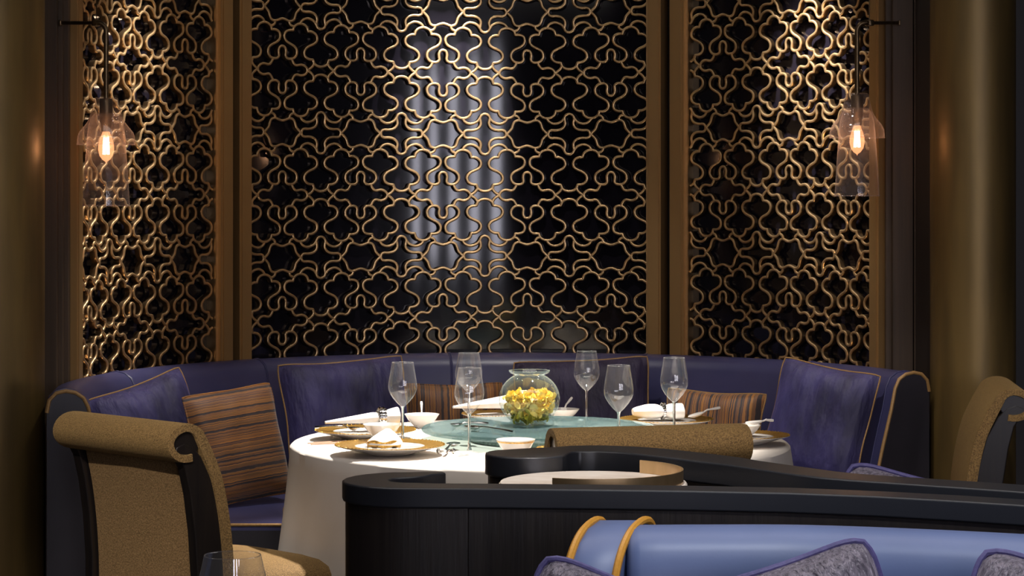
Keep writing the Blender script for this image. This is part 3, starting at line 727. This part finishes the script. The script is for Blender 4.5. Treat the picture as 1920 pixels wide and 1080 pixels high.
    for s in (-1, 1):
        mb = MB(); mb.grid([[(s * .215 + a * r_, .165 + b * r_, z) for a, b in ((-1, -1), (1, -1), (1, 1), (-1, 1))] for r_, z in ((.016, 0), (.026, .34))], close_v=True, cap=True)
        mb.build('leg', 'chair_wood', root, False, .003)
    return root
ch = make_chair('gold scroll-back chair seen from behind at the left of the table', (-.79, 6.615, 0), R(-45))
dup(ch, (.272, 6.47, 0), R(14), 'gold chair at the table front whose rolled back top shows above the divider')
dup(ch, (1.235, 7.60, 0), R(84), 'gold scroll-back chair in side view by the right column')

# ------------------------------------------------------------------ dark dividers
def ribbon(path, widths):
    """closed outline of a band around a 2D path with rounded start"""
    L, Rr = [], []; n = len(path)
    for i in range(n):
        a = Vector(path[max(0, i - 1)][:2]); b = Vector(path[min(n - 1, i + 1)][:2]); t = (b - a).normalized(); nrm = Vector((-t.y, t.x)); p = Vector(path[i][:2]); h = widths[i] / 2
        L.append(p + nrm * h); Rr.append(p - nrm * h)
    return L, Rr
def divider(label, path, widths, z1, seams, round_start=True, slab=.042):
    root = thing('divider', label, 'divider', (path[0][0], path[0][1], 0), 0, 'dark wooden dividers'); o = Vector((path[0][0], path[0][1]))
    def band(i0, i1, inset, start_cap):
        L, Rr = ribbon(path, [w_ - 2 * inset for w_ in widths])
        L = L[i0:i1 + 1]; Rr = Rr[i0:i1 + 1]; cap = []
        if start_cap and i0 == 0 and round_start:
            c = (L[0] + Rr[0]) / 2; h = (L[0] - Rr[0]).length / 2; t = (Vector(path[0][:2]) - Vector(path[1][:2])).normalized(); nn = (L[0] - c).normalized()
            cap = [c + nn * h * math.cos(R(a)) + t * h * math.sin(R(a)) for a in range(15, 180, 15)]
        return [p - o for p in L], [p - o for p in Rr], [p - o for p in cap]
    def solid(i0, i1, inset, z0, z1_, name, m, start_cap, bev):
        L, Rr, cap = band(i0, i1, inset, start_cap); mb = MB()
        rows = [[(a.x, a.y, z0), (b.x, b.y, z0), (b.x, b.y, z1_), (a.x, a.y, z1_)] for a, b in zip(L, Rr)]
        mb.grid(rows, close_v=True, cap=not cap)
        if cap:
            ring = [L[0]] + cap + [Rr[0]]; n = len(ring)
            mb.add([(p.x, p.y, z0) for p in ring] + [(p.x, p.y, z1_) for p in ring], [tuple(range(n)), tuple(range(2 * n - 1, n - 1, -1))] + [(i, n + i, n + i + 1, i + 1) for i in range(n - 1)])
            e = rows[-1]; mb.add(e, [(0, 1, 2, 3)])
        return mb.build(name, m, root, True, bev)
    n = len(path)
    solid(0, n - 1, 0, z1 - slab, z1, 'top_slab', 'dark_lacquer', True, .004)
    cuts = [0] + seams + [n - 1]
    for a, b in zip(cuts[:-1], cuts[1:]):
        solid(a, b, .007, .06, z1 - slab, 'wood_panel', 'dark_wood', a == 0, .002)
    solid(0, n - 1, .02, 0, .06, 'plinth', 'dark_wood', True, 0)
    return root
ZP = .88
def dp(x, D): return ((x - CX) * D / F, D, 0)
# front divider: hook at its left end, then a long run to the right
front = [(-.150, 5.145), (-.190, 5.147), (-.225, 5.140)] 
cxh, cyh, rh = -.217, 5.04, .098
front = [(-.148, cyh + rh + .039, 0), (-.185, cyh + rh + .028, 0), (-.208, cyh + rh + .010, 0)] + [(cxh + rh * math.cos(R(a)), cyh + rh * math.sin(R(a)), 0) for a in range(105, 271, 15)]
front += [dp(810, 4.935), dp(846, 4.934), dp(880, 4.933), dp(1000, 4.925), dp(1150, 4.912), dp(1300, 4.895), dp(1480, 4.862), dp(1650, 4.805), dp(1800, 4.735), dp(1920, 4.672), dp(2100, 4.56)]
fw = [.022, .05, .08] + [.1] * 12 + [.09] * 11
divider('dark wooden divider in front with a hooked left end', front, fw, ZP, [17], False)
rear = smooth_path([dp(990, 5.565), dp(1030, 5.625), dp(1085, 5.665), dp(1140, 5.665), dp(1220, 5.605), dp(1350, 5.43), dp(1460, 5.265), dp(1571, 5.12), dp(1715, 5.022), dp(1920, 4.895), dp(2090, 4.78)], 3)
rw = [max(.115, .205 - .022 * i) for i in range(len(rear))]; rw = [w_ + (.02 if 5 < i < 16 else 0) for i, w_ in enumerate(rw)]
divider('dark wooden divider behind, with a wavy top sweeping down to the right', rear, rw, ZP, [12], True, .05)

# ------------------------------------------------------------------ side table between the dividers
sp_ = Vector(((1112 - CX) * 5.29 / F, 5.285, 0))
sd = thing('side_table', 'round marble side table with a brass rim between the dividers', 'table', sp_)
MB().lathe([(0, .82), (.205, .82), (.212, .824), (.212, .842), (.209, .846), (0, .846)], 64).build('marble_top', 'marble', sd)
mb = MB(); rows = []
for i in range(49):
    a = R(-118 + (55 + 118) * i / 48); rows.append([(r_ * math.cos(a), r_ * math.sin(a), z) for r_, z in ((.203, .8465), (.203, .876), (.198, .876), (.198, .8465))])
mb.grid(rows, close_v=True, cap=True).build('brass_rim', 'brass_rim', sd, True)
MB().lathe([(0, 0), (.14, 0), (.14, .015), (.02, .03), (.018, .80), (.06, .82), (0, .82)], 32).build('pedestal', 'antique_bronze', sd)

# ------------------------------------------------------------------ foreground sofa
fs0 = Vector((.25, 4.5, 0))
fs = thing('foreground_sofa', 'sky blue leather sofa with amber piping in the front right', 'sofa', fs0)
fpath = smooth_path([(.235, 4.40, 0), (.38, 4.405, 0), (.55, 4.40, 0), (.76, 4.345, 0), (.97, 4.265, 0), (1.25, 4.14, 0)], 4)
fprof = [(.075, .15), (.075, .79), (.068, .835), (.048, .862), (.018, .8705), (-.012, .868), (-.042, .855), (-.064, .832), (-.076, .79), (-.09, .68), (-.115, .5), (-.12, .15)]   # offset back(+)/front(-), height
def psweep(path, prof, cap=True, round_first=0):
    rows = []; n = len(path)
    for i in range(n):
        a = path[max(0, i - 1)]; b = path[min(n - 1, i + 1)]; t = Vector((b.x - a.x, b.y - a.y)).normalized(); nb = Vector((-t.y, t.x))
        rows.append([(path[i].x + nb.x * o_ - fs0.x, path[i].y + nb.y * o_ - fs0.y, z) for o_, z in prof])
    return MB().grid(rows, close_v=True, cap=cap)
# soft rounded left end of the back cushion
pre = []
for k, (dx, sc) in enumerate([(-.022, .60), (-.020, .80), (-.013, .93), (-.003, .985)]):
    pre.append((Vector((fpath[0].x + dx, fpath[0].y, 0)), sc))
rows = []
cpr = Vector((-.02, .72))
for p, sc in pre: rows.append([(p.x + 0 - fs0.x, p.y + (cpr.x + (o_ - cpr.x) * sc) - fs0.y, (cpr.y + (z - cpr.y) * (1 - (1 - sc) * .45)) if z > .72 else z) for o_, z in fprof])
full = psweep(fpath, fprof, False)
m_ = len(fprof); nrow = len(fpath)
rows += [[full.v[i * m_ + j] for j in range(m_)] for i in range(nrow)]
MB().grid(rows, close_v=True, cap=True).build('back_cushion', 'sky_leather', fs)
# end wing left of the cushion with piping on both edges
wing = [(.10, .15), (.10, .78), (.094, .83), (.074, .864), (.035, .874), (-.02, .866), (-.062, .845), (-.095, .81), (-.118, .76), (-.135, .68), (-.15, .5), (-.15, .15)]
def wpt(x, o_, z):
    fl = max(0, .10 - o_) * .42                       # flares outwards towards its front
    return (x - fl - fs0.x, 4.42 + o_ - fs0.y, z)
XL, XR = .186, .305
rows = [[wpt(x, cxo + (o_ - cxo) * k, z * (1 if k == 1 else .995)) for o_, z in wing] for x, k, cxo in ((XL, .97, -.02), (XL + .008, 1, 0), (XR - .035, 1, 0), (XR - .028, .97, -.02))]
wg = MB().grid(rows, close_v=True, cap=True).build('end_wing', 'sky_leather', fs)
for x in (XL, XR - .028):
    MB().tube(smooth_path([wpt(x, o_, z) for o_, z in wing[1:11]], 3), .0075, 8).build('piping', 'amber_piping', wg)
MB().box((.62 - fs0.x, 4.30 - fs0.y, .10), (1.2, .3, .1)).build('plinth', 'dark_leather', fs, False)
mb = MB().box((.62 - fs0.x, 3.96 - fs0.y, .27), (1.34, .58, .30), R(-6)); mb.build('seat_cushion', 'sky_leather', fs, False, .03)
G2 = 'grey piped pillows in the foreground'
pillow('grey velvet pillow with violet piping at the left end of the blue sofa', at(1135, 1268, 4.04), .34, .34, .12, R(8), R(12), R(20), 'grey_velvet', 'violet_piping', G2, .05, pr=.006, rnd_c=.08, seed=21)
pillow('grey velvet pillow with violet piping leaning in the middle of the blue sofa', at(1512, 1252, 4.12), .37, .38, .13, R(4), R(14), R(-17), 'grey_velvet', 'violet_piping', G2, .05, pr=.006, rnd_c=.08, seed=22)
pillow('grey velvet pillow with violet piping cut off by the right picture edge', at(1992, 1275, 4.0), .38, .38, .13, R(-16), R(14), R(13), 'grey_velvet', 'violet_piping', G2, .05, pr=.006, rnd_c=.08, seed=23)
# bench hidden behind the rear divider that carries one more pillow
bn = thing('bench', 'low leather bench behind the rear divider at the right', 'bench', (1.0, 5.62, 0), R(-25))
MB().box((0, 0, .35), (.62, .50, .12)).build('seat', 'blue_leather', bn, False, .025)
MB().box((0, 0, .15), (.54, .44, .30)).build('base', 'dark_wood', bn, False)
pillow('grey velvet pillow with violet piping peeking over the rear divider at the right', at(1712, 1048, 5.42), .39, .38, .13, R(-12), R(6), R(12), 'grey_velvet', 'violet_piping', G2, .05, pr=.006, rnd_c=.08, seed=24)

# ------------------------------------------------------------------ foreground wine glass on its own table
ft = thing('round_table', 'small foreground table below the picture edge carrying a wine glass', 'table', (-.42, 3.32, 0))
MB().lathe([(0, .72), (.34, .72), (.35, .728), (.35, .742), (.34, .75), (0, .75)], 48).build('tabletop', 'dark_wood', ft)
MB().lathe([(0, 0), (.22, 0), (.22, .02), (.03, .05), (.03, .68), (.1, .72), (0, .72)], 24).build('pedestal', 'dark_wood', ft)
wine_glass('large wine glass rising from the bottom left picture edge', Vector(((436 - CX) * 3.36 / F, 3.36, .7505)), .225, .054, 'foreground glassware')

# ------------------------------------------------------------------ wall lamps
def lamp(label, p, wall_pt, joint, power):
    """p: bulb centre"""
    root = thing('wall_lamp', label, 'lamp', p, 0, 'glass wall lamps'); k = 7.82 / F
    q = lambda v: Vector(v) - p
    sx = 1 if joint.x < p.x else -1
    zt = p.z + 92 * k; zj = joint.z
    MB().tube([q(wall_pt), q(joint)], .0065, 10).build('arm', 'antique_bronze', root)
    MB().lathe([(0, -.012), (.016, -.010), (.018, 0), (.016, .010), (0, .012)], 16, q(joint)).build('joint', 'antique_bronze', root)
    c = Vector((p.x - sx * .03, p.y, zj - .03))
    bend = [q(joint)] + [q(c + Vector((sx * .03 * math.sin(R(a)), 0, .03 * math.cos(R(a))))) for a in range(0, 91, 15)] + [q((p.x, p.y, zt - .02))]
    MB().tube(bend, .0085, 12).build('rod', 'antique_bronze', root)
    MB().tube([q(joint), q((joint.x, joint.y, 2.795))], .002, 6).build('cord', 'antique_bronze', root)
    bx = MB().box(q((wall_pt.x - sx * .008, wall_pt.y, wall_pt.z)), (.008, .02, .02)); bx.build('wall_plate', 'antique_bronze', root, False, .003)
    sock = MB().lathe([(0, .180 - .02), (.020, .160), (.022, .155), (.022, .085), (.018, .075), (.016, .05), (0, .05)], 20); sock.build('socket', 'antique_bronze', root)
    y = lambda px: -(px - 275) * k
    bell = [(18, 183), (22, 185), (24, 194), (27, 207), (30.5, 219), (35, 229), (42, 238), (48.5, 246), (52, 253), (53.5, 261), (54, 271)]
    bell = [(v.x, v.y) for v in smooth_path([(a, b, 0) for a, b in bell], 3)]
    MB().lathe([(r_ * k, y(v)) for r_, v in bell], 48).build('outer_shade', 'shade_glass', root)
    inner = [(12, 212), (22, 214), (29, 222), (33, 236), (35.5, 256), (37, 280), (40, 320), (42.5, 360), (44, 386)]
    MB().lathe([(r_ * k, y(v)) for r_, v in inner], 48).build('inner_shade', 'shade_glass', root)
    for r_, v in ((54, 271), (44, 386)):
        MB().tube([(r_ * k * math.cos(2 * PI * j / 48), r_ * k * math.sin(2 * PI * j / 48), y(v)) for j in range(48)], .0016, 6, closed=True).build('shade_rim', 'shade_glass', root)
    blb = MB().lathe([(.008, .056), (.012, .048), (.019, .030), (.0255, .008), (.0265, -.010), (.022, -.030), (.012, -.044), (.003, -.050), (0, -.056)], 28).build('bulb', 'bulb_glow', root)
    for j in range(6):
        a = 2 * PI * j / 6; MB().tube([(.010 * math.cos(a), .010 * math.sin(a), -.026), (.008 * math.cos(a), .008 * math.sin(a), .03)], .0016, 5).build('filament', 'filament_glow', blb)
    l = bpy.data.lights.new('lamp_light', 'POINT'); l.energy = power; l.color = (1, .42, .16); l.shadow_soft_size = .01
    lo = bpy.data.objects.new('lamp_light', l); COL.objects.link(lo); lo.parent = root; lo.location = (0, 0, 0)
    return root
lamp('bell-shaped clear glass wall lamp glowing on the left of the booth', at(199, 275, 7.82), at(118, 43, 7.98), at(181, 43, 7.84), 1.0)
lamp('bell-shaped clear glass wall lamp glowing on the right of the booth', at(1607, 262, 8.25), at(1682, 43, 8.46), at(1630, 43, 8.27), 1.0)
